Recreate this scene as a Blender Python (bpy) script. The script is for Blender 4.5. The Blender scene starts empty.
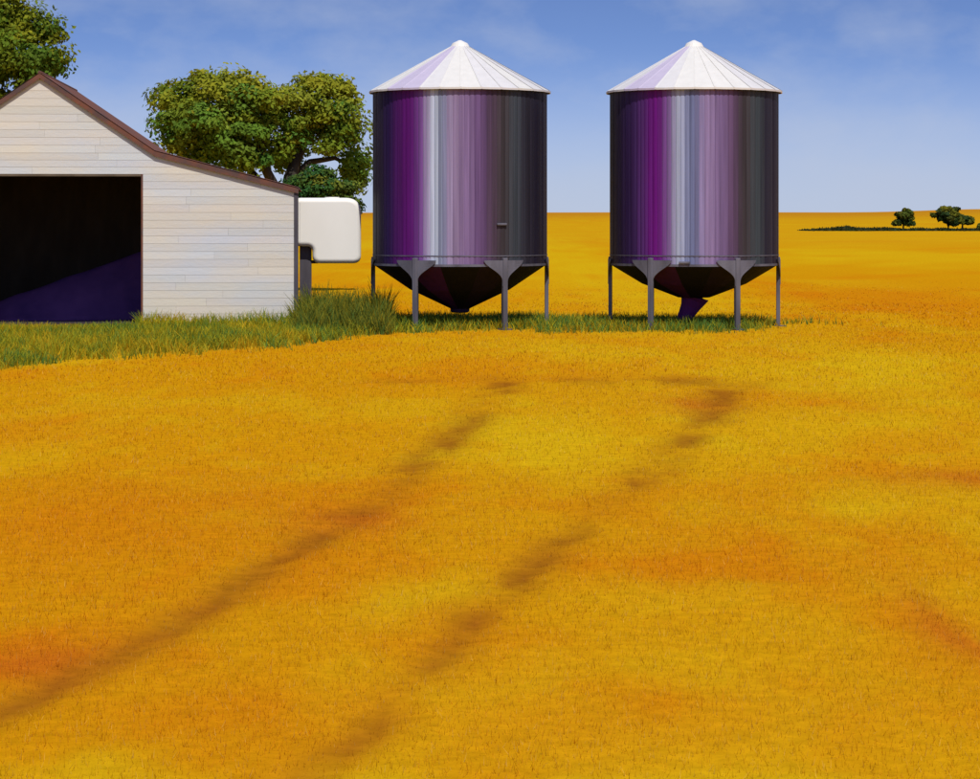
import bpy, bmesh, math, random
import numpy as np
from mathutils import Vector, Matrix

# ------------------------------------------------------------------ camera
F = 2400.0            # focal length in photo pixels (photo is 980 wide)
HOR, CX, EYE = 216.0, 490.0, 2.9
sc = bpy.context.scene
C = sc.collection
cam = bpy.data.cameras.new('camera'); cam_o = bpy.data.objects.new('camera', cam); C.objects.link(cam_o)
cam.sensor_width = 36.0
cam.lens = 36.0 * F / 980.0
cam.shift_y = -(389.5 - HOR) / 980.0
cam.clip_start = 0.1; cam.clip_end = 20000
cam_o.location = (0, 0, EYE); cam_o.rotation_euler = (math.radians(90), 0, 0)
sc.camera = cam_o

# ------------------------------------------------------------------ light
SUN_EL = math.radians(56); SUN_AZ = math.radians(166)     # azimuth clockwise from +Y (the view direction)
to_sun = Vector((math.sin(SUN_AZ) * math.cos(SUN_EL), math.cos(SUN_AZ) * math.cos(SUN_EL), math.sin(SUN_EL)))
world = bpy.data.worlds.new('World'); sc.world = world; world.use_nodes = True
wn = world.node_tree.nodes; wl = world.node_tree.links; wn.clear()
w_out = wn.new('ShaderNodeOutputWorld'); w_bg = wn.new('ShaderNodeBackground')
w_sky = wn.new('ShaderNodeTexSky'); w_sky.sky_type = 'NISHITA'; w_sky.sun_disc = False
w_sky.sun_elevation = SUN_EL; w_sky.sun_rotation = SUN_AZ
w_sky.air_density = 1.0; w_sky.dust_density = 0.4; w_sky.ozone_density = 2.5; w_sky.altitude = 200
w_tc = wn.new('ShaderNodeTexCoord')
w_map = wn.new('ShaderNodeMapping'); w_map.inputs['Scale'].default_value = (1, 1, 2.6)
w_map.inputs['Location'].default_value = (0, 0, 0.05)
w_nrm = wn.new('ShaderNodeVectorMath'); w_nrm.operation = 'NORMALIZE'
wl.new(w_tc.outputs['Generated'], w_map.inputs['Vector']); wl.new(w_map.outputs[0], w_nrm.inputs[0])
wl.new(w_nrm.outputs[0], w_sky.inputs['Vector'])
# thin high cloud veil
w_m2 = wn.new('ShaderNodeMapping'); w_m2.inputs['Scale'].default_value = (7, 7, 13)
w_m2.inputs['Location'].default_value = (1.3, 0.4, 2.1)
w_noi = wn.new('ShaderNodeTexNoise'); w_noi.inputs['Scale'].default_value = 1.6; w_noi.inputs['Detail'].default_value = 7
w_noi.inputs['Roughness'].default_value = 0.55
w_rmp = wn.new('ShaderNodeMapRange'); w_rmp.inputs['From Min'].default_value = 0.42; w_rmp.inputs['From Max'].default_value = 0.72
w_rmp.inputs['To Min'].default_value = 0.0; w_rmp.inputs['To Max'].default_value = 0.5
w_mix = wn.new('ShaderNodeMixRGB'); w_mix.inputs['Color2'].default_value = (5.4, 5.9, 7.0, 1)
w_tint = wn.new('ShaderNodeMixRGB'); w_tint.blend_type = 'MULTIPLY'; w_tint.inputs['Fac'].default_value = 1.0
w_tint.inputs['Color2'].default_value = (0.80, 0.86, 1.16, 1)
wl.new(w_tc.outputs['Generated'], w_m2.inputs['Vector']); wl.new(w_m2.outputs[0], w_noi.inputs['Vector'])
wl.new(w_noi.outputs['Fac'], w_rmp.inputs['Value']); wl.new(w_rmp.outputs[0], w_mix.inputs['Fac'])
wl.new(w_sky.outputs[0], w_tint.inputs['Color1']); wl.new(w_tint.outputs[0], w_mix.inputs['Color1'])
w_sep = wn.new('ShaderNodeSeparateXYZ'); wl.new(w_tc.outputs['Generated'], w_sep.inputs[0])
w_hz = wn.new('ShaderNodeMapRange'); w_hz.interpolation_type = 'SMOOTHSTEP'
w_hz.inputs['From Min'].default_value = 0.0; w_hz.inputs['From Max'].default_value = 0.075; w_hz.inputs['To Min'].default_value = 0.8; w_hz.inputs['To Max'].default_value = 0.0
w_mx2 = wn.new('ShaderNodeMixRGB'); w_mx2.inputs['Color2'].default_value = (4.9, 5.5, 7.0, 1)
wl.new(w_sep.outputs['Z'], w_hz.inputs['Value']); wl.new(w_hz.outputs[0], w_mx2.inputs['Fac'])
wl.new(w_mix.outputs[0], w_mx2.inputs['Color1']); wl.new(w_mx2.outputs[0], w_bg.inputs['Color'])
w_bg.inputs['Strength'].default_value = 0.1
wl.new(w_bg.outputs[0], w_out.inputs['Surface'])
sun = bpy.data.lights.new('sun', 'SUN'); sun.energy = 3.9; sun.angle = math.radians(0.5); sun.color = (1.0, 0.955, 0.88)
sun_o = bpy.data.objects.new('sun', sun); C.objects.link(sun_o)
sun_o.rotation_euler = to_sun.to_track_quat('Z', 'Y').to_euler()
vs = sc.view_settings
vs.view_transform = 'Standard'; vs.look = 'None'; vs.exposure = 0.0; vs.gamma = 1.0; vs.use_curve_mapping = False

# ------------------------------------------------------------------ helpers
rng = np.random.default_rng(7); random.seed(7)
def lin(r, g, b, k=1.0):
    f = lambda c: (c / 12.92 if c <= 0.04045 else ((c + 0.055) / 1.055) ** 2.4)
    return (f(r / 255) * k, f(g / 255) * k, f(b / 255) * k, 1.0)
def G(px, py):                       # photo pixel of a point on the flat ground
    d = EYE * F / (py - HOR); return np.array(((px - CX) / F * d, d))
def W(px, py, d):                    # photo pixel at a known distance
    return Vector(((px - CX) / F * d, d, EYE + (HOR - py) / F * d))
def tag(o, label=None, cat=None, group=None, kind=None):
    if label: o['label'] = label
    if cat: o['category'] = cat
    if group: o['group'] = group
    if kind: o['kind'] = kind
    return o
def empty(name, loc=(0, 0, 0), rz=0.0):
    o = bpy.data.objects.new(name, None); C.objects.link(o); o.location = loc; o.rotation_euler = (0, 0, rz); return o
def link(name, me, mat, parent=None):
    if mat is not None and not me.materials: me.materials.append(mat)
    o = bpy.data.objects.new(name, me); C.objects.link(o); o.parent = parent; return o
def from_bm(name, bm, mat, parent=None, smooth=False):
    bmesh.ops.recalc_face_normals(bm, faces=bm.faces)
    me = bpy.data.meshes.new(name); bm.to_mesh(me); bm.free()
    if smooth: me.polygons.foreach_set('use_smooth', np.ones(len(me.polygons), bool))
    return link(name, me, mat, parent)
def np_mesh(name, v, f, col=None, smooth=False):
    v = np.asarray(v, np.float32); f = np.asarray(f, np.int32); k = f.shape[1]
    me = bpy.data.meshes.new(name)
    me.vertices.add(len(v)); me.vertices.foreach_set('co', v.ravel())
    me.loops.add(f.size); me.loops.foreach_set('vertex_index', f.ravel())
    me.polygons.add(len(f)); me.polygons.foreach_set('loop_start', np.arange(len(f), dtype=np.int32) * k)
    if smooth: me.polygons.foreach_set('use_smooth', np.ones(len(f), bool))
    me.update(calc_edges=True); me.validate()
    if col is not None:
        a = me.color_attributes.new('Col', 'FLOAT_COLOR', 'POINT')
        c4 = np.ones((len(v), 4), np.float32); c4[:, :3] = col; a.data.foreach_set('color', c4.ravel())
    return me
def box(bm, x0, x1, y0, y1, z0, z1):
    vs_ = [bm.verts.new((x, y, z)) for x in (x0, x1) for y in (y0, y1) for z in (z0, z1)]
    for q in ((0, 1, 3, 2), (4, 6, 7, 5), (0, 4, 5, 1), (2, 3, 7, 6), (0, 2, 6, 4), (1, 5, 7, 3)): bm.faces.new([vs_[i] for i in q])
def tube(bm, pts, radii, n=10, caps=True):
    rings = []
    for i, (p, r) in enumerate(zip(pts, radii)):
        p = Vector(p)
        t = (Vector(pts[min(i + 1, len(pts) - 1)]) - Vector(pts[max(i - 1, 0)])).normalized()
        a = t.orthogonal().normalized() if abs(t.z) > 0.999 else t.cross(Vector((0, 0, 1))).normalized()
        b = t.cross(a)
        rings.append([bm.verts.new(p + r * (math.cos(q) * a + math.sin(q) * b)) for q in [2 * math.pi * j / n for j in range(n)]])
    for r0, r1 in zip(rings, rings[1:]):
        for j in range(n): bm.faces.new((r0[j], r0[(j + 1) % n], r1[(j + 1) % n], r1[j]))
    if caps: bm.faces.new(rings[0][::-1]); bm.faces.new(rings[-1])
def bevel(bm, w, seg=2): bmesh.ops.bevel(bm, geom=list(bm.edges), offset=w, segments=seg, affect='EDGES', profile=0.5)

def vnoise(x, y, seed=0):
    x = np.asarray(x, float); y = np.asarray(y, float)
    xi = np.floor(x).astype(np.int64); yi = np.floor(y).astype(np.int64); xf = x - xi; yf = y - yi
    def h(a, b):
        n = (a * 374761393 + b * 668265263 + seed * 1442695041) & 0xffffffff
        n = ((n ^ (n >> 13)) * 1274126177) & 0xffffffff
        return ((n ^ (n >> 16)) & 0xffff) / 65535.0
    u = xf * xf * (3 - 2 * xf); v = yf * yf * (3 - 2 * yf)
    return (h(xi, yi) * (1 - u) + h(xi + 1, yi) * u) * (1 - v) + (h(xi, yi + 1) * (1 - u) + h(xi + 1, yi + 1) * u) * v
def fbm(x, y, seed=0, o=4):
    s = 0; a = 0.5; t = 0
    for i in range(o): s = s + a * vnoise(x * 2 ** i, y * 2 ** i, seed + i * 17); t += a; a *= 0.55
    return s / t
def sstep(a, b, x):
    t = np.clip((x - a) / (b - a), 0, 1); return t * t * (3 - 2 * t)

# ------------------------------------------------------------------ materials
def mat(name): 
    m = bpy.data.materials.new(name); m.use_nodes = True; nt = m.node_tree
    return m, nt, nt.nodes, nt.links, nt.nodes['Principled BSDF']
def mat_plain(name, c1, c2, rough=0.7, scale=3.0, stretch=(1, 1, 1), bump=0.0, metal=0.0, spec=0.3, detail=5, lo=0.35, hi=0.65, bscale=None):
    m, nt, n, l, p = mat(name)
    tc = n.new('ShaderNodeTexCoord'); mp = n.new('ShaderNodeMapping'); mp.inputs['Scale'].default_value = stretch
    no = n.new('ShaderNodeTexNoise'); no.inputs['Scale'].default_value = scale; no.inputs['Detail'].default_value = detail
    mr = n.new('ShaderNodeMapRange'); mr.inputs['From Min'].default_value = lo; mr.inputs['From Max'].default_value = hi
    mx = n.new('ShaderNodeMixRGB'); mx.inputs['Color1'].default_value = c1; mx.inputs['Color2'].default_value = c2
    l.new(tc.outputs['Object'], mp.inputs[0]); l.new(mp.outputs[0], no.inputs['Vector']); l.new(no.outputs['Fac'], mr.inputs['Value'])
    l.new(mr.outputs[0], mx.inputs['Fac']); l.new(mx.outputs[0], p.inputs['Base Color'])
    p.inputs['Roughness'].default_value = rough; p.inputs['Metallic'].default_value = metal; p.inputs['Specular IOR Level'].default_value = spec
    if bump:
        bn = n.new('ShaderNodeTexNoise'); bn.inputs['Scale'].default_value = bscale or scale * 4; bn.inputs['Detail'].default_value = 6
        l.new(mp.outputs[0], bn.inputs['Vector'])
        bp = n.new('ShaderNodeBump'); bp.inputs['Strength'].default_value = bump; bp.inputs['Distance'].default_value = 0.02
        l.new(bn.outputs['Fac'], bp.inputs['Height']); l.new(bp.outputs[0], p.inputs['Normal'])
    return m
def mat_attr(name, rough=0.8, transl=0.0, noise=0.0, nscale=20, bump=0.0, spec=0.15):
    m, nt, n, l, p = mat(name)
    at = n.new('ShaderNodeAttribute'); at.attribute_name = 'Col'
    col = at.outputs['Color']
    if noise:
        tc = n.new('ShaderNodeTexCoord')
        no = n.new('ShaderNodeTexNoise'); no.inputs['Scale'].default_value = nscale; no.inputs['Detail'].default_value = 8; no.inputs['Roughness'].default_value = 0.7
        l.new(tc.outputs['Object'], no.inputs['Vector'])
        mr = n.new('ShaderNodeMapRange'); mr.inputs['From Min'].default_value = 0.25; mr.inputs['From Max'].default_value = 0.75
        mr.inputs['To Min'].default_value = 1 - noise; mr.inputs['To Max'].default_value = 1 + noise
        l.new(no.outputs['Fac'], mr.inputs['Value'])
        mu = n.new('ShaderNodeVectorMath'); mu.operation = 'SCALE'; l.new(col, mu.inputs[0]); l.new(mr.outputs[0], mu.inputs['Scale']); col = mu.outputs[0]
        if bump:
            bp = n.new('ShaderNodeBump'); bp.inputs['Strength'].default_value = bump; bp.inputs['Distance'].default_value = 0.03
            l.new(no.outputs['Fac'], bp.inputs['Height']); l.new(bp.outputs[0], p.inputs['Normal'])
    l.new(col, p.inputs['Base Color']); p.inputs['Roughness'].default_value = rough; p.inputs['Specular IOR Level'].default_value = spec
    if transl:
        tr = n.new('ShaderNodeBsdfTranslucent'); l.new(col, tr.inputs['Color'])
        ms = n.new('ShaderNodeMixShader'); ms.inputs['Fac'].default_value = transl
        l.new(p.outputs[0], ms.inputs[1]); l.new(tr.outputs[0], ms.inputs[2]); l.new(ms.outputs[0], n['Material Output'].inputs['Surface'])
    return m
def mat_object_colour(name, stretch, scale, amp, rough, metal=0.0, spec=0.4, bump=0.0, shift=(1, 1, 1)):
    """Base colour from the object's own colour, with streaky noise over it."""
    m, nt, n, l, p = mat(name)
    oi = n.new('ShaderNodeObjectInfo'); tc = n.new('ShaderNodeTexCoord'); mp = n.new('ShaderNodeMapping'); mp.inputs['Scale'].default_value = stretch
    ad = n.new('ShaderNodeVectorMath'); ad.operation = 'ADD'
    cr = n.new('ShaderNodeCombineXYZ'); mm = n.new('ShaderNodeMath'); mm.operation = 'MULTIPLY'; mm.inputs[1].default_value = 37
    l.new(oi.outputs['Random'], mm.inputs[0]); l.new(mm.outputs[0], cr.inputs[0]); l.new(mm.outputs[0], cr.inputs[1])
    l.new(tc.outputs['Object'], mp.inputs[0]); l.new(mp.outputs[0], ad.inputs[0]); l.new(cr.outputs[0], ad.inputs[1])
    no = n.new('ShaderNodeTexNoise'); no.inputs['Scale'].default_value = scale; no.inputs['Detail'].default_value = 6; no.inputs['Roughness'].default_value = 0.65
    l.new(ad.outputs[0], no.inputs['Vector'])
    mr = n.new('ShaderNodeMapRange'); mr.inputs['From Min'].default_value = 0.25; mr.inputs['From Max'].default_value = 0.75
    mr.inputs['To Min'].default_value = 1 - amp; mr.inputs['To Max'].default_value = 1 + amp; l.new(no.outputs['Fac'], mr.inputs['Value'])
    mu = n.new('ShaderNodeVectorMath'); mu.operation = 'SCALE'; l.new(oi.outputs['Color'], mu.inputs[0]); l.new(mr.outputs[0], mu.inputs['Scale'])
    l.new(mu.outputs[0], p.inputs['Base Color'])
    p.inputs['Roughness'].default_value = rough; p.inputs['Metallic'].default_value = metal; p.inputs['Specular IOR Level'].default_value = spec
    if bump:
        bp = n.new('ShaderNodeBump'); bp.inputs['Strength'].default_value = bump; bp.inputs['Distance'].default_value = 0.01
        l.new(no.outputs['Fac'], bp.inputs['Height']); l.new(bp.outputs[0], p.inputs['Normal'])
    return m
M_ground = mat_attr('field_soil_and_straw', 0.9, 0, noise=0.22, nscale=6, bump=0.5, spec=0.0)
M_straw = mat_attr('straw', 0.85, 0.15, spec=0.03)
M_grass = mat_attr('grass_blade', 0.7, 0.4)
M_leaf = mat_attr('leaf', 0.65, 0.35, spec=0.08)
M_bark = mat_plain('bark', (0.025, 0.022, 0.016, 1), (0.05, 0.042, 0.03, 1), 0.9, 3, (1, 1, 0.3), 0.8)
M_board = mat_plain('whitewashed_board', lin(212, 204, 189), lin(199, 202, 204), 0.8, 0.42, (0.8, 1, 2.2), 0.25, spec=0.15, detail=7, lo=0.40, hi=0.62, bscale=6)
def add_object_tone(m):              # each piece is multiplied by its own tone
    n, l = m.node_tree.nodes, m.node_tree.links; p = n['Principled BSDF']; src = p.inputs['Base Color'].links[0].from_socket
    oi = n.new('ShaderNodeObjectInfo'); mu = n.new('ShaderNodeMixRGB'); mu.blend_type = 'MULTIPLY'; mu.inputs['Fac'].default_value = 1
    l.new(src, mu.inputs['Color1']); l.new(oi.outputs['Color'], mu.inputs['Color2']); l.new(mu.outputs[0], p.inputs['Base Color'])
add_object_tone(M_board)
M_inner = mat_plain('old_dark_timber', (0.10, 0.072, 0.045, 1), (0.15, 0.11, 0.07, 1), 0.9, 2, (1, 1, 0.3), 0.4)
M_rust = mat_plain('rusty_iron', lin(120, 72, 52), lin(86, 66, 62), 0.75, 2.5, (1, 1, 1), 0.3)
M_trim = mat_plain('weathered_trim', lin(104, 92, 96), lin(128, 92, 76), 0.8, 1.5, (3, 3, 0.6), 0.3)
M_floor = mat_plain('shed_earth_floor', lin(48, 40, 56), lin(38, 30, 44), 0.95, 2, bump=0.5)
M_doorway_light = mat_plain('doorway_light_violet', lin(104, 66, 122), lin(82, 52, 106), 0.8, 1.2, bump=0.3, spec=0.15)
M_tank = mat_plain('white_polymer', (0.88, 0.86, 0.80, 1), (0.84, 0.82, 0.76, 1), 0.45, 1.1, (1, 1, 0.4), 0.05)
M_post = mat_plain('dark_grey_steel', lin(84, 80, 88), lin(66, 62, 68), 0.6, 3, (1, 1, 0.3), 0.2)
M_sheet = mat_object_colour('silo_sheet_reflections', (6, 6, 0.14), 1.6, 0.34, 0.5, metal=0.0, spec=0.12, bump=0.05)
M_cone = mat_object_colour('white_silo_roof', (3, 3, 0.8), 1.5, 0.06, 0.5, spec=0.3, bump=0.05)
M_hopper = mat_object_colour('dark_hopper_sheet', (3, 3, 0.5), 2, 0.25, 0.7, spec=0.1)
M_leg = mat_plain('grey_silo_steel', lin(104, 103, 114), lin(82, 81, 90), 0.6, 3, (1, 1, 0.3), 0.1, metal=0.0, spec=0.2)

# ------------------------------------------------------------------ ground
turn_l = [(400, 381), (450, 379), (506, 379)]; turn_r = [(600, 381), (650, 379), (715, 383)]
track_l = [(504, 382), (487, 400), (450, 437), (400, 478), (350, 520), (290, 552), (230, 597), (150, 641), (75, 677), (-10, 716), (-90, 760)]
track_r = [(722, 388), (724, 396), (702, 425), (650, 472), (575, 525), (512, 580), (460, 630), (400, 690), (365, 720), (320, 755), (280, 792)]
UL = np.array([G(*p) for p in turn_l]); UR = np.array([G(*p) for p in turn_r]); TL = np.array([G(*p) for p in track_l]); TR = np.array([G(*p) for p in track_r])
def pdist(x, y, P):
    d = np.full(np.shape(x), 1e9)
    for a, b in zip(P[:-1], P[1:]):
        e = b - a; t = np.clip(((x - a[0]) * e[0] + (y - a[1]) * e[1]) / (e @ e), 0, 1)
        d = np.minimum(d, np.hypot(x - a[0] - t * e[0], y - a[1] - t * e[1]))
    return d
def track_amount(x, y):
    r = np.zeros(np.shape(x)); near = (y > 9) & (y < 48) & (np.abs(x) < 12)
    xx = np.asarray(x)[near]; yy = np.asarray(y)[near]
    if xx.size:
        jx = (fbm(xx * 1.3, yy * 0.8, 5) - 0.5) * 0.28
        wid = 0.085 + 0.0066 * yy
        a = np.exp(-(pdist(xx + jx, yy, TL) / wid) ** 2); b = np.exp(-(pdist(xx + jx, yy, TR) / wid) ** 2)
        jy = (fbm(xx * 0.8, yy * 0.3, 6) - 0.5) * 2.0
        c_ = 0.45 * np.exp(-(pdist(xx, yy + jy, UL) / 0.75) ** 2); c_ = np.maximum(c_, 0.75 * np.exp(-(pdist(xx, yy + jy, UR) / 0.85) ** 2))
        patch = 0.22 + 0.62 * sstep(0.33, 0.66, fbm(xx * 1.6 + 3, yy * 0.55, 21, 3)) + 0.5 * (fbm(xx * 7, yy * 3.0, 22, 3) - 0.5)
        r[near] = np.clip(np.maximum(np.maximum(a, b), c_) * patch, 0, 1)
    return r
def hills(x, y):
    d = np.asarray(y, float); far = sstep(500, 1500, d)
    ang = np.asarray(x) / np.maximum(d, 1)
    return far * (3.0 + 2.4 * vnoise(ang * 9 + 2.3, d * 0 + 0.5, 91) + 2.2 * sstep(0.15, 0.21, ang) * (d < 1e9)) * np.minimum(d, 2600) / 1500
def height(x, y):
    near = sstep(220, 90, y) if np.ndim(y) else 1.0
    h = 0.07 * (fbm(x * 0.25, y * 0.25, 3) - 0.5) * near + 0.03 * (fbm(x * 2.5, y * 2.5, 8, 3) - 0.5) * near
    return h - 0.05 * track_amount(x, y) + hills(x, y)
OR = np.array((0.520, 0.170, 0.003)); GO = np.array((0.525, 0.240, 0.003)); YE = np.array((0.550, 0.330, 0.005)); BR = np.array((0.230, 0.070, 0.007)); RE = np.array((0.42, 0.09, 0.008))
def gp(px, py, rx, ry):               # a patch in the field: centre and extent in metres on the ground
    c = G(px, py); a = G(px, py - ry * 0.9)[1] - c[1]; return c[0], c[1], rx / F * c[1], max(a, 0.3)
patch_o = [gp(120, 520, 230, 60), gp(60, 650, 110, 45), gp(950, 660, 90, 60), gp(900, 300, 170, 18), gp(960, 470, 120, 20), gp(640, 715, 260, 45), gp(250, 720, 200, 40), gp(470, 650, 120, 40), gp(330, 500, 90, 30), gp(30, 430, 90, 20), gp(760, 560, 240, 30), gp(760, 395, 100, 14)]
patch_y = [gp(560, 440, 110, 40), gp(880, 425, 110, 20), gp(600, 350, 180, 14), gp(880, 255, 150, 8), gp(400, 600, 60, 30), gp(860, 510, 140, 18), gp(470, 778, 600, 14), gp(860, 360, 120, 14), gp(340, 250, 40, 20), gp(570, 260, 60, 30), gp(700, 590, 120, 20)]
patch_r = [gp(45, 660, 60, 22), gp(965, 640, 30, 60), gp(960, 480, 60, 12), gp(700, 405, 40, 10), gp(340, 520, 60, 14)]
def gauss(x, y, L):
    s = np.zeros(np.shape(x))
    for cx, cy, rx, ry in L: s = np.maximum(s, np.exp(-((x - cx) / rx) ** 2 - ((y - cy) / ry) ** 2))
    return s
def field_colour(x, y):
    wob = (fbm(x * 0.8 + 9, y * 0.35, 33, 4) - 0.5)
    n = fbm(x * 0.35, y * 0.16, 55, 5) + 0.35 * (fbm(x * 2.0, y * 0.7, 77, 3) - 0.5)
    o = np.clip(gauss(x + wob * 1.2, y + wob * 2, patch_o) * 0.75 + sstep(0.55, 0.75, n) * 0.5, 0, 1)
    ye = np.clip(gauss(x + wob * 1.2, y + wob * 2, patch_y) * 0.85 + sstep(0.47, 0.28, n) * 0.5, 0, 1)
    re = np.clip(gauss(x + wob * 0.8, y + wob * 1.5, patch_r) * 0.6, 0, 1)
    c = GO + np.zeros(np.shape(x) + (3,))
    c = c + (YE - c) * ye[..., None]; c = c + (OR - c) * (o * (1 - 0.5 * ye))[..., None]; c = c + (RE - c) * re[..., None]
    far = sstep(700, 1500, y); c = c + (np.array((0.42, 0.18, 0.012)) - c) * (0.75 * far)[..., None]
    band = sstep(160, 300, y) * (1 - far); c = c + (np.array((0.53, 0.31, 0.008)) - c) * (0.5 * band)[..., None]
    t = track_amount(x, y); c = c + (BR - c) * (0.9 * t)[..., None]
    return c
# green strip: lower (near) edge and far edge of the grass, in ground distance
edge_px = [(-260, 385), (0, 371), (100, 359), (200, 352), (300, 346), (350, 338), (400, 332), (560, 331), (640, 333), (745, 331), (800, 326), (905, 323), (1010, 322)]
ex = np.array([p[0] for p in edge_px], float); ey = np.array([p[1] for p in edge_px], float)
gx, gd = np.array([G(*p) for p in edge_px]).T
order = np.argsort(gx); gx, gd = gx[order], gd[order]
def grass_amount(x, y):
    near = np.interp(x, gx, gd) + (fbm(x * 1.4, y * 0.8, 61, 3) - 0.5) * 4.0
    a = sstep(-1.2, 2.4, y - near)
    back = np.interp(x, [-13, -5.8, -4.6, -1.5, 2.0, 9, 12], [63.5, 64.5, 66.5, 66.5, 66, 65, 63.0]) + (fbm(x * 1.3, y * 0.6 + 7, 62, 3) - 0.5) * 2.0
    a = a * sstep(0.8, -0.6, y - back)
    side = np.interp(x, [-20, -1, 1.5, 3.0, 5.5, 7.3, 8.6, 11.5], [1, 1, 0.95, 0.8, 0.9, 0.55, 0.18, 0.0])
    return a * side
xs = np.concatenate((-np.geomspace(6000, 15, 60), np.arange(-14.8, 14.9, 0.13), np.geomspace(15, 6000, 60)))
ys = np.concatenate(([-400, -100, -30, -8, 0, 4], np.arange(7, 30, 0.16), np.arange(30, 75, 0.4), np.geomspace(75.5, 9000, 110)))
GX, GY = np.meshgrid(xs, ys)
GZ = height(GX, GY); GC = field_colour(GX, GY)
gm = grass_amount(GX, GY)[..., None]
GC = GC + (np.array((0.42, 0.30, 0.012)) - GC) * 0.7 * gm
nx, ny = len(xs), len(ys)
idx = np.arange(nx * ny).reshape(ny, nx)
quads = np.stack((idx[:-1, :-1], idx[:-1, 1:], idx[1:, 1:], idx[1:, :-1]), -1).reshape(-1, 4)
ground = link('field', np_mesh('field', np.stack((GX, GY, GZ), -1).reshape(-1, 3), quads, GC.reshape(-1, 3), True), M_ground)
tag(ground, kind='structure')

# ------------------------------------------------------------------ building blocks for blades
def blades(x, y, h, w, lean, col, tipcol, seg=2):
    """Curved tapering blades standing at x, y."""
    n = len(x); z = height(x, y)
    a = rng.uniform(0, 2 * np.pi, n); la = rng.uniform(0, 2 * np.pi, n)
    wx, wy = np.cos(a) * w / 2, np.sin(a) * w / 2
    lx, ly = np.cos(la) * lean * h, np.sin(la) * lean * h
    V = []; Cc = []
    for i in range(seg + 1):
        t = i / seg; k = 1 - 0.85 * t ** 1.5
        cx = x + lx * t ** 1.6; cy = y + ly * t ** 1.6; cz = z - 0.01 + h * t * (1 - 0.25 * lean * t)
        V += [np.stack((cx - wx * k, cy - wy * k, cz), -1), np.stack((cx + wx * k, cy + wy * k, cz), -1)]
        c = col + (tipcol - col) * t; Cc += [c, c]
    V = np.stack(V, 1).reshape(-1, 3); Cc = np.stack(Cc, 1).reshape(-1, 3)
    b = np.arange(n)[:, None] * (2 * (seg + 1))
    Fq = np.concatenate([b + np.array([[2 * i, 2 * i + 1, 2 * i + 3, 2 * i + 2]]) for i in range(seg)])
    return V, Fq, Cc
# stubble and straw litter over the near field
def scatter(d0, d1, dens, margin=6.5):
    hw = lambda d: d * 490 / F + margin
    n = int(dens * (hw(d0) + hw(d1)) * (d1 - d0)); d = rng.uniform(d0, d1, n); x = rng.uniform(-1, 1, n) * hw(d1)
    k = rng.random(n) < sstep(0.0, 3.5, hw(d) - np.abs(x)); return x[k], d[k]
parts = []
for d0, d1, dens, hh, ww in ((9.5, 17, 1150, 0.050, 0.0045), (17, 27, 620, 0.055, 0.006), (27, 42, 260, 0.055, 0.010), (42, 62, 120, 0.065, 0.016), (62, 80, 40, 0.07, 0.03), (80, 105, 22, 0.06, 0.03), (105, 150, 8, 0.05, 0.03)):
    x, y = scatter(d0, d1, dens)
    t = track_amount(x, y); g = grass_amount(x, y)
    keep = (rng.random(len(x)) > 0.4 * t) & (rng.random(len(x)) > g); x, y, t = x[keep], y[keep], t[keep]
    fade = sstep(150, 60, y); kk = rng.random(len(x)) < fade; x, y, t = x[kk], y[kk], t[kk]
    n = len(x); litter = rng.random(n) < 0.3
    h = hh * sstep(160, 50, y) * rng.uniform(0.5, 1.35, n) * (1 - 0.6 * t)
    lean = np.where(litter, rng.uniform(1.5, 3.0, n), rng.uniform(0.05, 0.7, n))
    c = field_colour(x, y) * rng.uniform(0.70, 1.32, (n, 1)); pale = rng.random(n) < 0.12; c[pale] = c[pale] * 0.7 + np.array((0.22, 0.17, 0.045)); c[:, 2] += 0.006 * rng.random(n)
    parts.append(blades(x, y, h * np.where(litter, 0.6, 1), np.full(n, ww), lean, c * 0.95, c * 1.08, 1))
off = 0; V = []; Q = []; K = []
for v, q, c in parts: V.append(v); Q.append(q + off); K.append(c); off += len(v)
stub = link('wheat_stubble', np_mesh('wheat_stubble', np.concatenate(V), np.concatenate(Q), np.clip(np.concatenate(K), 0, 0.9)), M_straw)
tag(stub, 'short golden wheat stubble covering the open field', 'stubble', kind='stuff')

# ------------------------------------------------------------------ shed
TH = math.radians(4.0); SD = 62.6
SX = (294 - CX) / F * SD
def shed_u(px):                      # metres left of the right front corner for a photo column on the front wall
    s = (px - CX) / F
    return (SX - s * SD) / (math.cos(TH) - s * math.sin(TH))
def shed_z(px, py):
    d = SD - shed_u(px) * math.sin(TH); return EYE + (HOR - py) / F * d
uA, zA = shed_u(40), shed_z(40, 75); uK, zK = shed_u(155), shed_z(155, 153); zE = shed_z(293, 189)
uD, zD = shed_u(143), shed_z(143, 174)
DEPTH = 9.0
prof_r = [(0.0, zE), (-uK, zK), (-uA, zA)]
def xr(z):                           # right boundary (local x) of the gable wall at height z
    if z <= zE: return 0.0
    if z <= zK: return -uK * (z - zE) / (zK - zE)
    return -uK + (-uA + uK) * min(1, (z - zK) / (zA - zK))
def xl(z): return -2 * uA - xr(z)
shed = empty('machinery_shed', (SX, SD, 0), TH)
tag(shed, 'white weatherboard farm shed with rusty roof edges and wide open dark doorway', 'shed')
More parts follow.
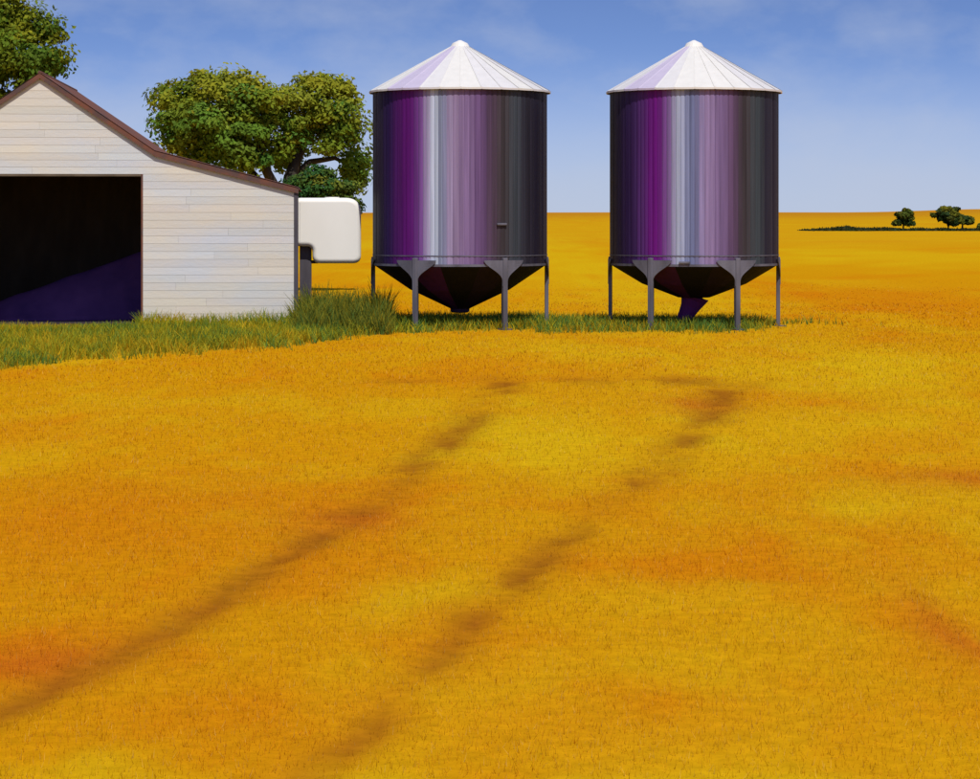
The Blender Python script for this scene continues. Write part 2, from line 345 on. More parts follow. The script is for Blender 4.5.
# wall lining: solid sheet behind the boards (the front wall part itself)
bm = bmesh.new()
def prism(bm, poly, y0, y1):
    a = [bm.verts.new((x, y0, z)) for x, z in poly]; b = [bm.verts.new((x, y1, z)) for x, z in poly]
    bm.faces.new(a); bm.faces.new(b[::-1]); n = len(poly)
    for i in range(n): bm.faces.new((a[i], a[(i + 1) % n], b[(i + 1) % n], b[i]))
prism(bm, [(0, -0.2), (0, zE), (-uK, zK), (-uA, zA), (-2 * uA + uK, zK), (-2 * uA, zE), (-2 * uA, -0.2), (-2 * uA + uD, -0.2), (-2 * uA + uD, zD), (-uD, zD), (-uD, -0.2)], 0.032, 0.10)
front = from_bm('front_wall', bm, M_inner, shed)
def board(x0a, x1a, x0b, x1b, z0, z1):
    bm = bmesh.new()
    y0, y1 = 0.004, 0.009
    v = [bm.verts.new(p) for p in ((x0a, y0, z0), (x1a, y0, z0), (x1b, y1, z1 + 0.012), (x0b, y1, z1 + 0.012), (x0a, 0.03, z0), (x1a, 0.03, z0), (x1b, 0.03, z1 + 0.012), (x0b, 0.03, z1 + 0.012))]
    for q in ((0, 1, 2, 3), (5, 4, 7, 6), (4, 0, 3, 7), (1, 5, 6, 2), (3, 2, 6, 7), (4, 5, 1, 0)): bm.faces.new([v[i] for i in q])
    o = from_bm('board', bm, M_board, front)
    k = random.uniform(0.94, 1.04); o.color = (k, k * random.uniform(0.99, 1.01), k * random.uniform(0.98, 1.03), 1)
levels = [-0.05]
for a, b in ((-0.05, zE), (zE, zD), (zD, zK), (zK, zA)) if zD > zE else ((-0.05, zD), (zD, zE), (zE, zK), (zK, zA)):
    m = max(1, round((b - a) / 0.20)); levels += [a + (b - a) * (i + 1) / m for i in range(m)]
for z0, z1 in zip(levels, levels[1:]):
    if z1 <= zD + 1e-6:
        # right bay: butt joints at staggered places
        cuts = sorted([-uD, xr(z0)] + [-random.uniform(0.8, uD - 0.8)])
        for c0, c1 in zip(cuts, cuts[1:]):
            t1 = xr(z1) if c1 == xr(z0) else c1 - 0.003
            board(c0, c1 if c1 == xr(z0) else c1 - 0.003, c0, t1, z0, z1)
        board(xl(z0), -2 * uA + uD, xl(z1), -2 * uA + uD, z0, z1)
    else:
        wd = xr(z0) - xl(z0)
        if wd > 3:
            c = xl(z0) + wd * random.uniform(0.45, 0.8); c = min(c, xr(z1) - 0.2)
            board(xl(z0), c - 0.003, xl(z1), c - 0.003, z0, z1); board(c, xr(z0), c, xr(z1), z0, z1)
        else: board(xl(z0), xr(z0), xl(z1), xr(z1), z0, z1)
# side and back walls
bm = bmesh.new(); box(bm, -0.10, -0.001, 0.11, DEPTH, -0.2, zE); from_bm('side_wall', bm, M_trim, shed)
bm = bmesh.new(); box(bm, -2 * uA + 0.001, -2 * uA + 0.10, 0.11, DEPTH, -0.2, zE); from_bm('side_wall', bm, M_trim, shed)
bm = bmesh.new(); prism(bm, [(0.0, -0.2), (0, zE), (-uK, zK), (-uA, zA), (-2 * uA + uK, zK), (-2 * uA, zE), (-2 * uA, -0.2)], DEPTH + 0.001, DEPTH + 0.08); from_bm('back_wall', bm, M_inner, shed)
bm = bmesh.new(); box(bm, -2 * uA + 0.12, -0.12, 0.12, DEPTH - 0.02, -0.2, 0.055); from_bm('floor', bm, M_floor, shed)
# corner boards, door jambs, lintel
for x0 in (0.002, -2 * uA - 0.112):
    bm = bmesh.new(); box(bm, x0, x0 + 0.11, -0.03, 0.14, -0.1, zE - 0.02); bevel(bm, 0.006, 1); from_bm('corner_board', bm, M_post, shed)
for x0 in (-uD - 0.05, -2 * uA + uD + 0.001):
    bm = bmesh.new(); box(bm, x0, x0 + 0.049, -0.005, 0.16, -0.1, zD - 0.002); from_bm('door_jamb', bm, M_rust, shed)
bm = bmesh.new(); box(bm, -2 * uA + uD + 0.002, -uD - 0.002, 0.0, 0.16, zD - 0.06, zD - 0.003); from_bm('door_lintel', bm, M_inner, shed)
# roof: four corrugated slopes, ridge cap and barge boards
roof = None
segs = [((-uA, zA), (-uK, zK)), ((-uK, zK), (0.12, zE - 0.12 * (zK - zE) / uK))]
segs += [((-2 * uA - a[0], a[1]), (-2 * uA - b[0], b[1])) for a, b in segs]
bm = bmesh.new(); tube(bm, [(-uA, -0.08, zA + 0.06), (-uA, DEPTH + 0.1, zA + 0.06)], [0.05, 0.05], 10); roof = from_bm('roof', bm, M_rust, shed)
for a, b in segs:
    bm = bmesh.new(); m = 120; rows = []
    for j in range(m + 1):
        y = -0.085 + (DEPTH + 0.2) * j / m; dz = 0.015 * math.sin(j * math.pi / 1.5) + 0.055
        rows.append([bm.verts.new((p[0], y, p[1] + dz + k)) for p in (a, b) for k in (0, 0.012)])
    for r0, r1 in zip(rows, rows[1:]):
        for i, k in ((1, 3), (3, 2), (2, 0), (0, 1)): bm.faces.new((r0[i], r0[k], r1[k], r1[i]))
    from_bm('roof_sheet', bm, M_rust, roof)
    # barge board under the sheet at the front
    bm = bmesh.new()
    d = Vector((b[0] - a[0], 0, b[1] - a[1])); nrm = Vector((d.z, 0, -d.x)).normalized();  nrm = nrm if nrm.z > 0 else -nrm
    q = []
    for y in (-0.075, -0.045):
        for p, s in ((a, 0.05), (a, -0.09), (b, -0.09), (b, 0.05)):
            q.append(bm.verts.new((p[0] + nrm.x * s * 0.0, y, p[1] + s)))
    for f in ((0, 1, 2, 3), (7, 6, 5, 4), (0, 4, 5, 1), (1, 5, 6, 2), (2, 6, 7, 3), (3, 7, 4, 0)): bm.faces.new([q[i] for i in f])
    from_bm('barge_board', bm, M_rust, roof)
# made-up heap standing in for dim violet light in the doorway
bx = np.linspace(-9.2, -0.6, 70); by = np.linspace(3.0, 7.6, 36)
HX, HY = np.meshgrid(bx, by)
lx143 = -shed_u(143) * 1.04; 
def heap_h(x, y):
    zc = EYE + (HOR - 253) / F * (SD + 3.7); z0 = EYE + (HOR - 303) / F * (SD + 3.7)
    x1 = ((143 - CX) / F * (SD + 3.7)) - SX + 0.26; x0 = ((0 - CX) / F * (SD + 3.7)) - SX + 0.26
    sl = (zc - z0) / (x1 - x0); h = z0 + sl * (x - x0)
    h = np.minimum(h, zc + 0.5 - 0.25 * (x - x1 - 1.2))
    fall = sstep(2.95, 3.8, y) * sstep(7.7, 6.3, y) * sstep(-0.5, -1.6, x)
    fold = 0.10 * (fbm(x * 1.3 + y * 0.5, y * 0.6, 14, 3) - 0.5)
    return 0.052 + np.maximum(h + fold, 0.0) * fall
HZ = heap_h(HX, HY); ii = np.arange(HX.size).reshape(HX.shape)
hq = np.stack((ii[:-1, :-1], ii[:-1, 1:], ii[1:, 1:], ii[1:, :-1]), -1).reshape(-1, 4)
heap = link('doorway_light_heap', np_mesh('doorway_light_heap', np.stack((HX, HY, HZ), -1).reshape(-1, 3), hq, None, True), M_doorway_light)
heap.location = (SX, SD, 0); heap.rotation_euler = (0, 0, TH)
md = heap.modifiers.new('thickness', 'SOLIDIFY'); md.thickness = 0.01
tag(heap, 'added violet heap shaped after dim light inside the shed doorway', 'heap')

# ------------------------------------------------------------------ tank beside the shed
TV = 2.3                                 # metres behind the shed's front corner
td = SD + TV * math.cos(TH)
def tl(px): return (px - CX) / F * td - SX + TV * math.sin(TH)
def tz(py): return EYE + (HOR - py) / F * td
tank = empty('water_tank', (SX, SD, 0), TH)
tag(tank, 'white rounded water tank raised on a dark post beside the shed', 'tank')
def rounded(poly, rad, n=6):
    out = []
    m = len(poly)
    for i in range(m):
        p = Vector(poly[i]); a = Vector(poly[i - 1]) - p; b = Vector(poly[(i + 1) % m]) - p
        r = rad[i]; ta = p + a.normalized() * r; tb = p + b.normalized() * r
        for k in range(n + 1):
            t = k / n; out.append(((1 - t) ** 2) * ta + 2 * t * (1 - t) * p + t * t * tb)
    return out
xl0 = 0.004
poly = [(xl0, tz(198)), (tl(360.5), tz(198)), (tl(360.5), tz(263)), (tl(312.5), tz(263)), (tl(312.5), tz(246)), (xl0, tz(246))]
pts = rounded(poly, [0.16, 0.42, 0.22, 0.22, 0.16, 0.16], 9)
m = len(pts)
nrm2 = []
for i in range(m):                       # outward normals of the outline (it runs clockwise)
    t = (pts[(i + 1) % m] - pts[i - 1]).normalized(); nrm2.append(Vector((-t.y, t.x)))
bm = bmesh.new(); rings = []
prof = [(0.13 * (1 - math.sin(q)), 0.13 * (1 - math.cos(q))) for q in [math.pi / 2 * k / 6 for k in range(7)]]
for ins, dy in prof: rings.append([bm.verts.new((p.x - n_.x * ins, TV - 0.75 + dy, p.y - n_.y * ins)) for p, n_ in zip(pts, nrm2)])
for ins, dy in prof[::-1]: rings.append([bm.verts.new((p.x - n_.x * ins, TV + 0.75 - dy, p.y - n_.y * ins)) for p, n_ in zip(pts, nrm2)])
for r0, r1 in zip(rings, rings[1:]):
    for i in range(m): bm.faces.new((r0[i], r0[(i + 1) % m], r1[(i + 1) % m], r1[i]))
bm.faces.new(rings[0]); bm.faces.new(rings[-1][::-1])
body = from_bm('tank_body', bm, M_tank, tank, True)
for pl in body.data.polygons: pl.use_smooth = len(pl.vertices) <= 4
wnm = body.modifiers.new('normals', 'WEIGHTED_NORMAL'); wnm.weight = 100
bm = bmesh.new(); tube(bm, [(1.0, TV, tz(198) - 0.02), (1.0, TV, tz(198) + 0.025)], [0.2, 0.2], 20); from_bm('lid', bm, M_tank, body, False)
bm = bmesh.new(); box(bm, 0.13, tl(311.5), TV - 0.45, TV + 0.45, -0.1, tz(246) + 0.03); bevel(bm, 0.01, 1); from_bm('post', bm, M_post, tank)
bm = bmesh.new(); box(bm, tl(311.5) + 0.001, tl(311.5) + 0.18, TV - 0.25, TV + 0.25, 1.62, 1.70); from_bm('bracket', bm, M_post, tank)

# ------------------------------------------------------------------ silos
S_PX = 38.0; DS = F / S_PX
reflect_l = [(-87, -76, 46, 42, 54), (-76, -66, 44, 26, 74), (-66, -57, 78, 26, 98), (-57, -45, 92, 20, 110), (-45, -36, 108, 62, 132), (-36, -29, 150, 138, 172),  # metal reflections and shaded edges, put into the sheet colours
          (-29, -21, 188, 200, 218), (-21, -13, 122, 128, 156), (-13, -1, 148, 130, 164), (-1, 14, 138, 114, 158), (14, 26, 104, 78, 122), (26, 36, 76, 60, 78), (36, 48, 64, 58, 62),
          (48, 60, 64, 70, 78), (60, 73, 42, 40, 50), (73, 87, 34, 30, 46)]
reflect_r = [(-84, -73, 44, 40, 54), (-73, -56, 54, 36, 80), (-56, -45, 82, 44, 108), (-45, -31, 104, 22, 122), (-31, -22, 120, 84, 146), (-22, -9, 166, 174, 200), (-9, 5, 116, 124, 164),
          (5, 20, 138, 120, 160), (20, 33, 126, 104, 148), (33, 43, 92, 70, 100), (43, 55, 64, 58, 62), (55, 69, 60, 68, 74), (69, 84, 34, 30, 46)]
def silo(px, bands, Rpx, label, tip_z, tip_r, boot):
    R = Rpx / S_PX; X = (px - CX) / S_PX
    rz = -math.atan2(X, DS)
    s = empty('grain_silo', (X, DS, 0), rz)
    tag(s, label, 'silo', 'grain silos standing on legs')
    z0 = EYE + (HOR - 265) / S_PX; z1 = EYE + (HOR - 92.5) / S_PX; zt = EYE + (HOR - 41) / S_PX
    P = lambda a, r, z: (r * math.sin(a), -r * math.cos(a), z)
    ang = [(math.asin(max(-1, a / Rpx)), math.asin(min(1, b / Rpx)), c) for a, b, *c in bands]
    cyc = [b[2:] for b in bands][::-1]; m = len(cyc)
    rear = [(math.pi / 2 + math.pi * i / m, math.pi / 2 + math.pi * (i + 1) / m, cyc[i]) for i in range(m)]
    # narrow sheets: each reflection band, put into the colour, is two or three sheets whose tone leans towards its neighbours
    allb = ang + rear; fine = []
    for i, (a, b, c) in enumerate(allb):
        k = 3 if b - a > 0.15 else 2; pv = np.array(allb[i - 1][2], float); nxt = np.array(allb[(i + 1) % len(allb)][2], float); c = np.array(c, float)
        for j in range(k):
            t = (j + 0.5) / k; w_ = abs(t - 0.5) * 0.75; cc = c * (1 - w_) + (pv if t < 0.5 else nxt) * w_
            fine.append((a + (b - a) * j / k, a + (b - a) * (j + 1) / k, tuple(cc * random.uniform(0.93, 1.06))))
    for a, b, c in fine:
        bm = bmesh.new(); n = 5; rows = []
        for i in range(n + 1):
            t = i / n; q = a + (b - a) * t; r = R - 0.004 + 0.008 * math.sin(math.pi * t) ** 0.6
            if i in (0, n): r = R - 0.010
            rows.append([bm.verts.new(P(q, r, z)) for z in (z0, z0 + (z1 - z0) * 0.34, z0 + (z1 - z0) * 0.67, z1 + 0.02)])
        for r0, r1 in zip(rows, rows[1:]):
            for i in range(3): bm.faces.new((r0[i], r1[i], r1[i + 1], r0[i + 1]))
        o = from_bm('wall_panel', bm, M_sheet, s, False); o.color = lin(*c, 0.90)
    # roof cone: radial sheets with raised seams, rim and cap
    bm = bmesh.new(); tube(bm, [(0, 0, zt - 0.16), (0, 0, zt - 0.06), (0, 0, zt + 0.02)], [0.26, 0.20, 0.03], 20); roofc = from_bm('roof', bm, M_cone, s); roofc.color = lin(222, 219, 212)
    N = 28; Ro = R + 0.10; tints = {}
    bm = bmesh.new(); a = 2 * math.pi / N; grid = []
    for i, (q, lift) in enumerate(((0, 0.010), (0.05 * a, 0.010), (0.10 * a, 0.0), (0.5 * a, -0.004), (a, 0.0))):
        ln = []
        for r, z in ((0.10, zt - 0.065), (Ro * 0.5, zt + (z1 + 0.0 - zt) * 0.5), (Ro, z1 + 0.02), (Ro, z1 - 0.03), (Ro - 0.03, z1 - 0.03)):
            k = lift if r > 0.2 else lift * 0.3
            ln.append(bm.verts.new(P(q, r, z + (k if z > z1 else k * 0.5))))
        grid.append(ln)
    for g0, g1 in zip(grid, grid[1:]):
        for i in range(4): bm.faces.new((g0[i], g1[i], g1[i + 1], g0[i + 1]))
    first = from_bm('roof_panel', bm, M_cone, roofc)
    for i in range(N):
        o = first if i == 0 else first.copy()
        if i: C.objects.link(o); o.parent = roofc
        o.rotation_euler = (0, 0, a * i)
        # front direction is -Y: panels a little left of it carry lavender shade in their colour
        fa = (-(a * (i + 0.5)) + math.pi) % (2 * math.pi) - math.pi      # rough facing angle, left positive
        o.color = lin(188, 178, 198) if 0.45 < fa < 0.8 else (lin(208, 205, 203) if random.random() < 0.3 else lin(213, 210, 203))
    # hopper
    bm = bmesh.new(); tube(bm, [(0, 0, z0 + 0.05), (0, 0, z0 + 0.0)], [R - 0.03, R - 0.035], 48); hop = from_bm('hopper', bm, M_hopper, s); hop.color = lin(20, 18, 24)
    H = 14; ah = 2 * math.pi / H
    for i in range(H):
        bm = bmesh.new(); g = []
        for j in range(4):
            q = ah * (i - 0.5 + j / 3); k = -0.006 if j in (0, 3) else 0.0
            g.append([bm.verts.new(P(q, r + k, z)) for r, z in ((R - 0.01, z0 + 0.01), ((R + tip_r) * 0.5 + 0.06, (z0 + tip_z) * 0.5 - 0.06), (tip_r, tip_z))])
        for g0, g1 in zip(g, g[1:]):
            for i2 in range(2): bm.faces.new((g0[i2], g0[i2 + 1], g1[i2 + 1], g1[i2]))
        o = from_bm('hopper_panel', bm, M_hopper, hop)
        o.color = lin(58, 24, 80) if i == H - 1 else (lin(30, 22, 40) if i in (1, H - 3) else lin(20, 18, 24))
    bm = bmesh.new()
    if boot:
        tube(bm, [(0, 0, tip_z + 0.06), (0, 0, tip_z), (-0.03, 0, tip_z - 0.08), (-0.11, -0.02, 0.50), (-0.20, -0.04, 0.32), (-0.27, -0.06, 0.18), (-0.28, -0.06, 0.08), (-0.28, -0.06, -0.03)], [tip_r * 0.97, tip_r * 0.95, tip_r * 0.78, 0.25, 0.21, 0.19, 0.19, 0.19], 18)
    else:
        tube(bm, [(0, 0, tip_z + 0.04), (0, 0, tip_z - 0.07), (0, 0, tip_z - 0.10)], [tip_r + 0.015, tip_r + 0.01, tip_r - 0.04], 18)
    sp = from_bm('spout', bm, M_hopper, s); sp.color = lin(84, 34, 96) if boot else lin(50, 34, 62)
    if boot:
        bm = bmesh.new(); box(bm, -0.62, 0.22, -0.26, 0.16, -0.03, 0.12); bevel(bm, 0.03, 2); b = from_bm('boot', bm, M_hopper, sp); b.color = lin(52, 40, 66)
    # bottom ring and eave ring
    for zz, hh in ((z0 + 0.26, 0.025), (z0 + 0.0, 0.06)):
        bm = bmesh.new(); tube(bm, [(0, 0, zz), (0, 0, zz + hh)], [R + 0.014, R + 0.014], 72, False); o = from_bm('ring', bm, M_leg, s)
    # legs with flared gussets
    for deg in (-90, -29.5, 29.5, 90, 149, -149):
        q = math.radians(deg); rl = R + 0.05
        bm = bmesh.new(); box(bm, -0.065, 0.065, -0.05, 0.05, -0.05, z0 + 0.22); bevel(bm, 0.012, 1)
        bmesh.ops.transform(bm, matrix=Matrix.Translation(Vector(P(q, rl - 0.02 if abs(deg) != 90 else rl - 0.06, 0))) @ Matrix.Rotation(q, 4, 'Z'), verts=bm.verts)
        lg = from_bm('leg', bm, M_leg, s)
        bm = bmesh.new(); rows = []
        for k in range(11):
            t = k / 10; z = z0 - 0.50 + 0.66 * t; hw = 0.075 + 0.50 * sstep(0.15, 1.0, np.array(t)) ** 1.4
            rows.append([bm.verts.new(P(q + float(hw) * w_ / R, R + 0.030 + dr, z)) for dr in (0.0, 0.022) for w_ in (-1, -0.5, 0, 0.5, 1)])
        for r0, r1 in zip(rows, rows[1:]):
            for i in range(4): bm.faces.new((r0[5 + i], r0[6 + i], r1[6 + i], r1[5 + i])); bm.faces.new((r0[i + 1], r0[i], r1[i], r1[i + 1]))
            bm.faces.new((r0[0], r0[5], r1[5], r1[0])); bm.faces.new((r0[9], r0[4], r1[4], r1[9]))
        for r in (rows[0], rows[-1]):
            for i in range(4): bm.faces.new((r[i], r[i + 1], r[6 + i], r[5 + i]))
        from_bm('gusset', bm, M_leg, lg)
        bm = bmesh.new(); box(bm, -0.14, 0.14, -0.14, 0.14, -0.05, 0.03)
        bmesh.ops.transform(bm, matrix=Matrix.Translation(Vector(P(q, rl, 0))) @ Matrix.Rotation(q, 4, 'Z'), verts=bm.verts)
        from_bm('foot_plate', bm, M_leg, lg)
    # inspection latch
    hx, hy = ((500 - 460), 224) if not boot else ((685 - 694), 261)
    q = math.asin(hx / Rpx); bm = bmesh.new(); box(bm, -0.14, 0.14, -0.03, 0.03, -0.03, 0.03); bevel(bm, 0.01, 1)
    bmesh.ops.transform(bm, matrix=Matrix.Translation(Vector(P(q, R + 0.03, EYE + (HOR - hy) / S_PX))) @ Matrix.Rotation(q, 4, 'Z'), verts=bm.verts)
    from_bm('latch', bm, M_leg, s)
    return s
silo(460, reflect_l, 87, 'grain silo with purple reflections put into its colour, nearest the white shed, with short blunt hopper outlet', 0.46, 0.24, False)
silo(694, reflect_r, 84, 'grain silo with purple reflections put into its colour, farther from the shed, with spout reaching the grass', 0.76, 0.42, True)

# ------------------------------------------------------------------ trees
def leaves(lobes, per, leaf, puff_r, seed, greens, top_sun_yellow, nleaf=150):
    """lobes: (centre xyz, radii xyz). Leaf clumps spread through the lobes."""
    r = np.random.default_rng(seed); V = []; Q = []; K = []; off = 0
    zmin = min(c[2] - q[2] for c, q in lobes); zmax = max(c[2] + q[2] for c, q in lobes)
    for c, q in lobes:
        c = np.array(c); q = np.array(q); npuff = max(6, int(per * (q[0] * q[2]) ** 1.0 / puff_r ** 2))
        for _ in range(npuff):
            d = r.normal(size=3); d /= np.linalg.norm(d); p = c + d * q * r.uniform(0.45, 1.0) ** 0.6
            pr = puff_r * r.uniform(0.55, 1.25); n = int(nleaf * r.uniform(0.7, 1.3))
            e = r.normal(size=(n, 3)); e /= np.linalg.norm(e, axis=1)[:, None]; rad = r.random((n, 1)) ** 0.45
            pos = p + e * rad * pr * np.array((1.15, 1.15, 0.75))
            nr = e * 0.7 + d * 0.5 + np.array((0, 0, 0.5)) + r.normal(size=(n, 3)) * 0.55; nr /= np.linalg.norm(nr, axis=1)[:, None]
            t = np.cross(nr, r.normal(size=(n, 3))); t /= np.linalg.norm(t, axis=1)[:, None] + 1e-6; b = np.cross(nr, t)
            s = leaf * r.uniform(0.6, 1.3, (n, 1))
            V.append(np.stack((pos - t * s * 0.5, pos + b * s * 0.30, pos + t * s * 0.55, pos - b * s * 0.30), 1).reshape(-1, 3))
            Q.append(off + np.arange(n)[:, None] * 4 + np.array([[0, 1, 2, 3]])); off += 4 * n
            k = greens[r.integers(len(greens))]
            yel = np.clip(top_sun_yellow * ((p[2] - zmin) / (zmax - zmin) - 0.35) + r.normal() * 0.18, 0, 0.9)  # crown tops yellowed by height, sunlight put into the leaf colour
            col = np.array(k) * (1 - yel) + np.array((0.40, 0.35, 0.020)) * yel
            K.append(np.repeat(col * r.uniform(0.75, 1.25, (n, 1)), 4, 0))
    return np.concatenate(V), np.concatenate(Q), np.concatenate(K)
def tree(name, label, cat, base, lobes, stems, leaf, puff, per, seed, greens, ty=0.9, group=None):
    t = empty(name, base); tag(t, label, cat, group)
    B = Vector(base); L = [(tuple(Vector(c) - B), q) for c, q in lobes]
    v, q, k = leaves(L, per, leaf, puff, seed, greens, ty)
    link('crown', np_mesh('crown', v, q, k), M_leaf, t)
    bm = bmesh.new()
    for pts, r0, r1 in stems:
        P = [Vector(p) - B for p in pts]; m = len(P)
        tube(bm, P, [r0 + (r1 - r0) * i / (m - 1) for i in range(m)], 9)
    from_bm('trunk', bm, M_bark, t, True)
    return t
def lob(px, py, rx, ry, d, dd=0.0, dep=None):
    s = d / F; c = W(px, py, d + dd); return ((c.x, c.y, c.z), (rx * s, (dep or (rx + ry) / 2) * s, ry * s))
GR = [(0.130, 0.240, 0.025), (0.150, 0.250, 0.020), (0.095, 0.220, 0.030), (0.180, 0.250, 0.018), (0.115, 0.200, 0.020)]
d = 90.0
lobes = [lob(222, 112, 56, 38, d), lob(186, 112, 30, 30, d, 1), lob(180, 98, 22, 20, d, 0), lob(218, 82, 30, 13, d), lob(255, 104, 30, 26, d, -1), lob(205, 142, 42, 22, d, 0), lob(200, 128, 44, 24, d, -1), lob(240, 156, 30, 15, d, -1), lob(240, 132, 34, 24, d, -1), lob(170, 122, 14, 14, d, 1),
         lob(316, 112, 40, 34, d, 1), lob(312, 86, 22, 9, d, 1), lob(296, 112, 26, 24, d, 0), lob(344, 118, 20, 34, d, 1), lob(348, 158, 16, 20, d, 2), lob(318, 142, 36, 18, d, 1), lob(282, 146, 22, 16, d, 0), lob(352, 178, 11, 12, d, 2), lob(338, 88, 14, 10, d, 1), lob(286, 158, 14, 10, d, 2)]
base = W(284, HOR + EYE * F / d, d)
w = lambda px, py, dd=0: tuple(W(px, py, d + dd))
stems = [([tuple(base - Vector((0, 0, 0.2))), w(284, 235), w(286, 200), w(290, 178), w(296, 160, .5), w(305, 140, 1), w(312, 115, 1)], 0.42, 0.10),
         ([w(284, 225), w(276, 190), w(262, 162, -.5), w(248, 140, -.5), w(232, 118)], 0.26, 0.07),
         ([w(283, 222), w(262, 185, .6), w(244, 163, .6), w(225, 145, .6), w(205, 125)], 0.20, 0.06),
         ([w(290, 180, .3), w(310, 162, 1), w(335, 158, 1.5), w(348, 165, 2)], 0.16, 0.05), ([w(262, 162, -.5), w(262, 135, -.5), w(256, 105)], 0.14, 0.05)]
tree('broad_tree', 'broad twin-crowned green tree with forked trunk rising behind the shed', 'tree', tuple(base), lobes, stems, 0.19, 0.60, 6.5, 11, GR, 1.0)
d = 94.0
lobes = [lob(8, 45, 46, 36, d), lob(36, 62, 26, 20, d, -1), lob(0, 16, 32, 22, d), lob(30, 30, 24, 24, d), lob(-40, 50, 60, 50, d, 1), lob(-20, 0, 40, 30, d, 1), lob(48, 40, 13, 20, d), lob(5, 88, 50, 24, d), lob(56, 66, 9, 8, d), lob(-90, 60, 50, 40, d, 1)]
base = W(-25, HOR + EYE * F / d, d)
stems = [([tuple(base - Vector((0, 0, 0.2))), w(-25, 200), w(-22, 130), w(-10, 80), w(0, 40)], 0.5, 0.12), ([w(-22, 140), w(10, 105), w(30, 65)], 0.24, 0.06), ([w(-24, 150), w(-60, 100), w(-85, 60)], 0.24, 0.06)]
tree('tall_tree', 'tall leafy green tree cut by the left edge behind the shed gable', 'tree', tuple(base), lobes, stems, 0.20, 0.64, 6.0, 12, [(0.115, 0.195, 0.014), (0.095, 0.175, 0.016), (0.14, 0.19, 0.012), (0.08, 0.15, 0.014)], 1.05)
d = 80.0
lobes = [lob(324, 186, 24, 17, d), lob(346, 194, 14, 17, d), lob(306, 190, 20, 15, d), lob(326, 215, 32, 22, d), lob(320, 174, 12, 6, d), lob(330, 250, 30, 30, d, 1)]
lobes = [l for l in lobes if l[0][2] > 1.2]
base = W(304, HOR + EYE * F / d, d)
stems = [([tuple(base - Vector((0, 0, 0.2))), w(304, 260), w(312, 220), w(326, 190)], 0.12, 0.04), ([w(309, 235), w(335, 215), w(346, 196)], 0.08, 0.03), ([w(304, 250), w(305, 220), w(308, 194)], 0.09, 0.03)]
tree('round_bush', 'dark green rounded bush showing above the white tank', 'bush', tuple(base), lobes[:4] + lobes[4:5], stems, 0.13, 0.36, 7.0, 13, [(0.040, 0.125, 0.028), (0.035, 0.105, 0.024), (0.05, 0.13, 0.024)], 0.1)
# far trees on their strip of scrub and painted shadow
d = 470.0; FG = [(0.040, 0.075, 0.016), (0.05, 0.085, 0.014), (0.03, 0.06, 0.016)]
def far_tree(px, base_py, L, trunk_r, label, seed, name='field_tree', cat='tree'):
    b = W(px, HOR + EYE * F / d, d)
    st = [([tuple(b - Vector((0, 0, 0.3))), tuple(b + Vector((0.1, 0, 1.2))), tuple(W(L[0][0], L[0][1], d))], trunk_r, trunk_r * 0.5)]
    tree(name, label, cat, tuple(b), [lob(*l, d) for l in L], st, 0.75, 0.75, 2.4, seed, FG, 0.55, 'small trees far out on the field')
far_tree(903, 229, [(903, 219, 9, 7), (899, 220, 7, 6), (909, 219, 6, 6), (905, 213, 5, 4)], 0.28, 'small round dark tree standing apart on the far field line', 31)
far_tree(948, 229, [(947, 215, 11, 7), (939, 215, 6, 6), (955, 213, 7, 6), (948, 210, 7, 4)], 0.45, 'largest dark tree of the far field line', 32)
far_tree(962, 229, [(963, 221, 7, 5), (969, 221, 5, 4), (957, 222, 5, 4)], 0.22, 'small dark tree close beside the largest far tree', 33)
far_tree(981, 229, [(981, 228, 4, 3), (986, 227, 5, 4)], 0.12, 'tiny dark shrub at the right edge of the far field', 34, 'field_shrub', 'shrub')
# low scrub doubling as the far trees' painted-in shadow
n = 9000; r = rng
pxs = r.uniform(803, 1090, n); dd = d + r.normal(0, 4.0, n) + 2 * np.sin(pxs * 0.05)
hx = (pxs - CX) / F * d
dens = np.interp(pxs, [803, 825, 850, 875, 900, 1000, 1090], [0.25, 0.6, 0.9, 0.85, 0.7, 0.9, 0.8]); keep = r.random(n) < dens; hx, dd, pxs = hx[keep], dd[keep], pxs[keep]; n = len(hx)
hh = np.interp(pxs, [803, 825, 845, 862, 890, 930, 1090], [0.25, 0.45, 0.9, 0.7, 0.45, 0.55, 0.5]) * r.uniform(0.5, 1.3, n) * (0.35 + 1.3 * fbm(hx * 0.35, dd * 0.2, 81, 3))
col = np.array([(0.035, 0.05, 0.012), (0.05, 0.05, 0.014), (0.028, 0.045, 0.014)])[r.integers(0, 3, n)]
v, q, k = blades(hx, dd, hh, np.full(n, 0.5), r.uniform(0.1, 0.6, n), col, col * 1.2, 2)
tag(link('scrub_shadow_strip', np_mesh('scrub_shadow_strip', v, q, k), M_grass), 'thin dark strip of low scrub and painted tree shadow under the far trees', 'scrub', kind='stuff')

# ------------------------------------------------------------------ grass along the shed and under the silos
n = 330000
x = rng.uniform(-17, 12, n); y = rng.uniform(38, 68, n)
a = grass_amount(x, y); keep = rng.random(n) < a * 0.7 * sstep(0.18, 0.55, fbm(x * 1.8, y * 1.1, 71, 3) + 0.25 * a); x, y, a = x[keep], y[keep], a[keep]
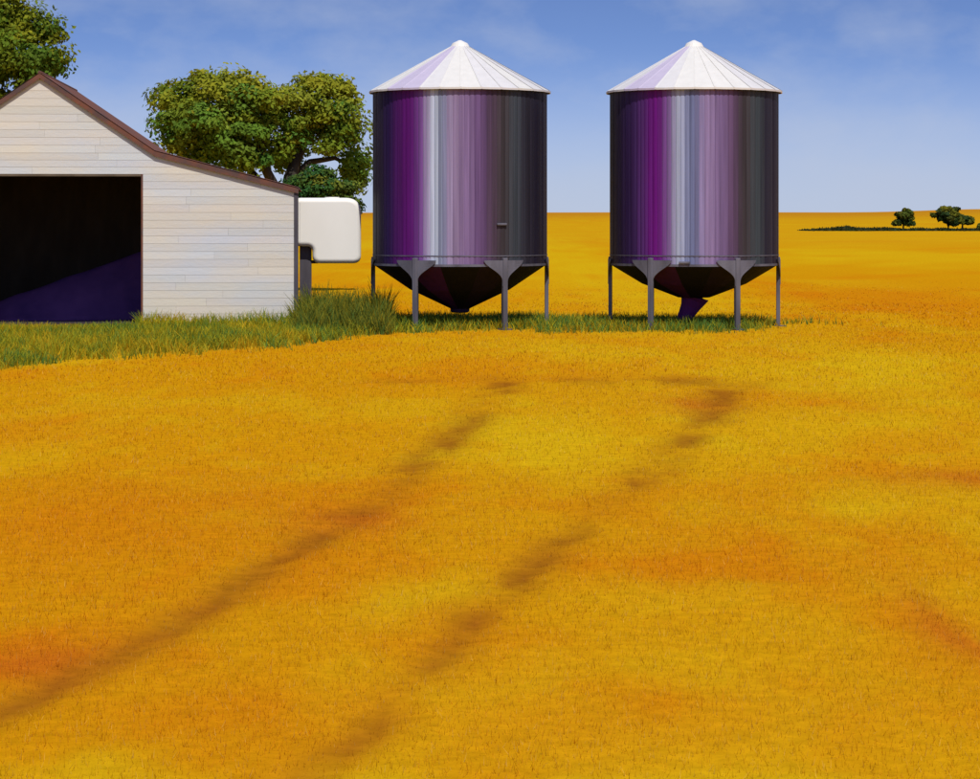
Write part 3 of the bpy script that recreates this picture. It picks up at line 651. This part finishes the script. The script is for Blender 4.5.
# no grass on the shed floor or inside the tank post
lx = (x - SX) * math.cos(TH) + (y - SD) * math.sin(TH); ly = -(x - SX) * math.sin(TH) + (y - SD) * math.cos(TH)
keep = ~((ly > -0.06) & (lx < 0.03)); x, y, a, lx, ly = x[keep], y[keep], a[keep], lx[keep], ly[keep]
n = len(x)
door = (lx < -uD) & (ly < 0); wall = (lx > -uD) & (lx < 0.6) & (ly > -3)
h = 0.20 + 0.10 * a
h = np.where(wall, h + 0.12 * sstep(-3, -0.3, ly), h); h = np.where(door, np.minimum(h, 0.10 + 0.05 * (-ly) + 0.10 * (fbm(x * 2.2, y * 0.3, 75, 2) - 0.4)), h)
h = h * rng.uniform(0.5, 1.3, n) * (0.75 + 0.5 * fbm(x * 0.9, y * 0.7, 72, 3))
# weeds grow tighter and greener round the silo feet
cg = np.array([(0.110, 0.220, 0.035), (0.240, 0.280, 0.016), (0.330, 0.320, 0.014), (0.440, 0.360, 0.012), (0.560, 0.360, 0.010)])
pn = fbm(x * 1.1, y * 0.6, 73, 3); silo_side = sstep(-4, 0, x)
pick = np.clip((rng.random(n) * 0.75 + (pn - 0.5) * 1.2 + 0.12), 0, 0.999) * 5
pick = np.where(rng.random(n) < 0.35 * silo_side, 0, pick.astype(int)); c = cg[pick] * rng.uniform(0.7, 1.25, (n, 1))
v, q, k = blades(x, y, h, rng.uniform(0.018, 0.034, n), rng.uniform(0.1, 0.8, n), c * 0.9, c * 1.15, 2)
tag(link('grass_strip', np_mesh('grass_strip', v, q, k), M_grass), 'strip of green grass along the shed front and beneath the silos', 'grass', kind='stuff')
# tall rank grass at the shed corner
n = 5000; px = rng.uniform(292, 392, n); dd_ = rng.uniform(58.5, 63.8, n); x = (px - CX) / F * dd_
hmax = np.interp(px, [292, 305, 325, 345, 370, 384, 392], [0.7, 1.3, 1.35, 1.2, 1.15, 1.45, 0.5])
h = hmax * rng.uniform(0.3, 1.0, n) ** 0.8 * np.interp(dd_, [58.5, 61, 63.8], [0.45, 0.8, 1.0])
cg2 = np.array([(0.200, 0.200, 0.016), (0.140, 0.160, 0.016), (0.300, 0.250, 0.016), (0.100, 0.160, 0.024)]); c = cg2[rng.integers(0, 4, n)] * rng.uniform(0.7, 1.25, (n, 1))
v, q, k = blades(x, dd_, h, rng.uniform(0.022, 0.04, n), rng.uniform(0.15, 0.55, n), c * 0.9, c * 1.15, 2)
tag(link('tall_grass', np_mesh('tall_grass', v, q, k), M_grass), 'clump of taller olive grass between the shed corner and the nearest silo', 'grass', kind='stuff')
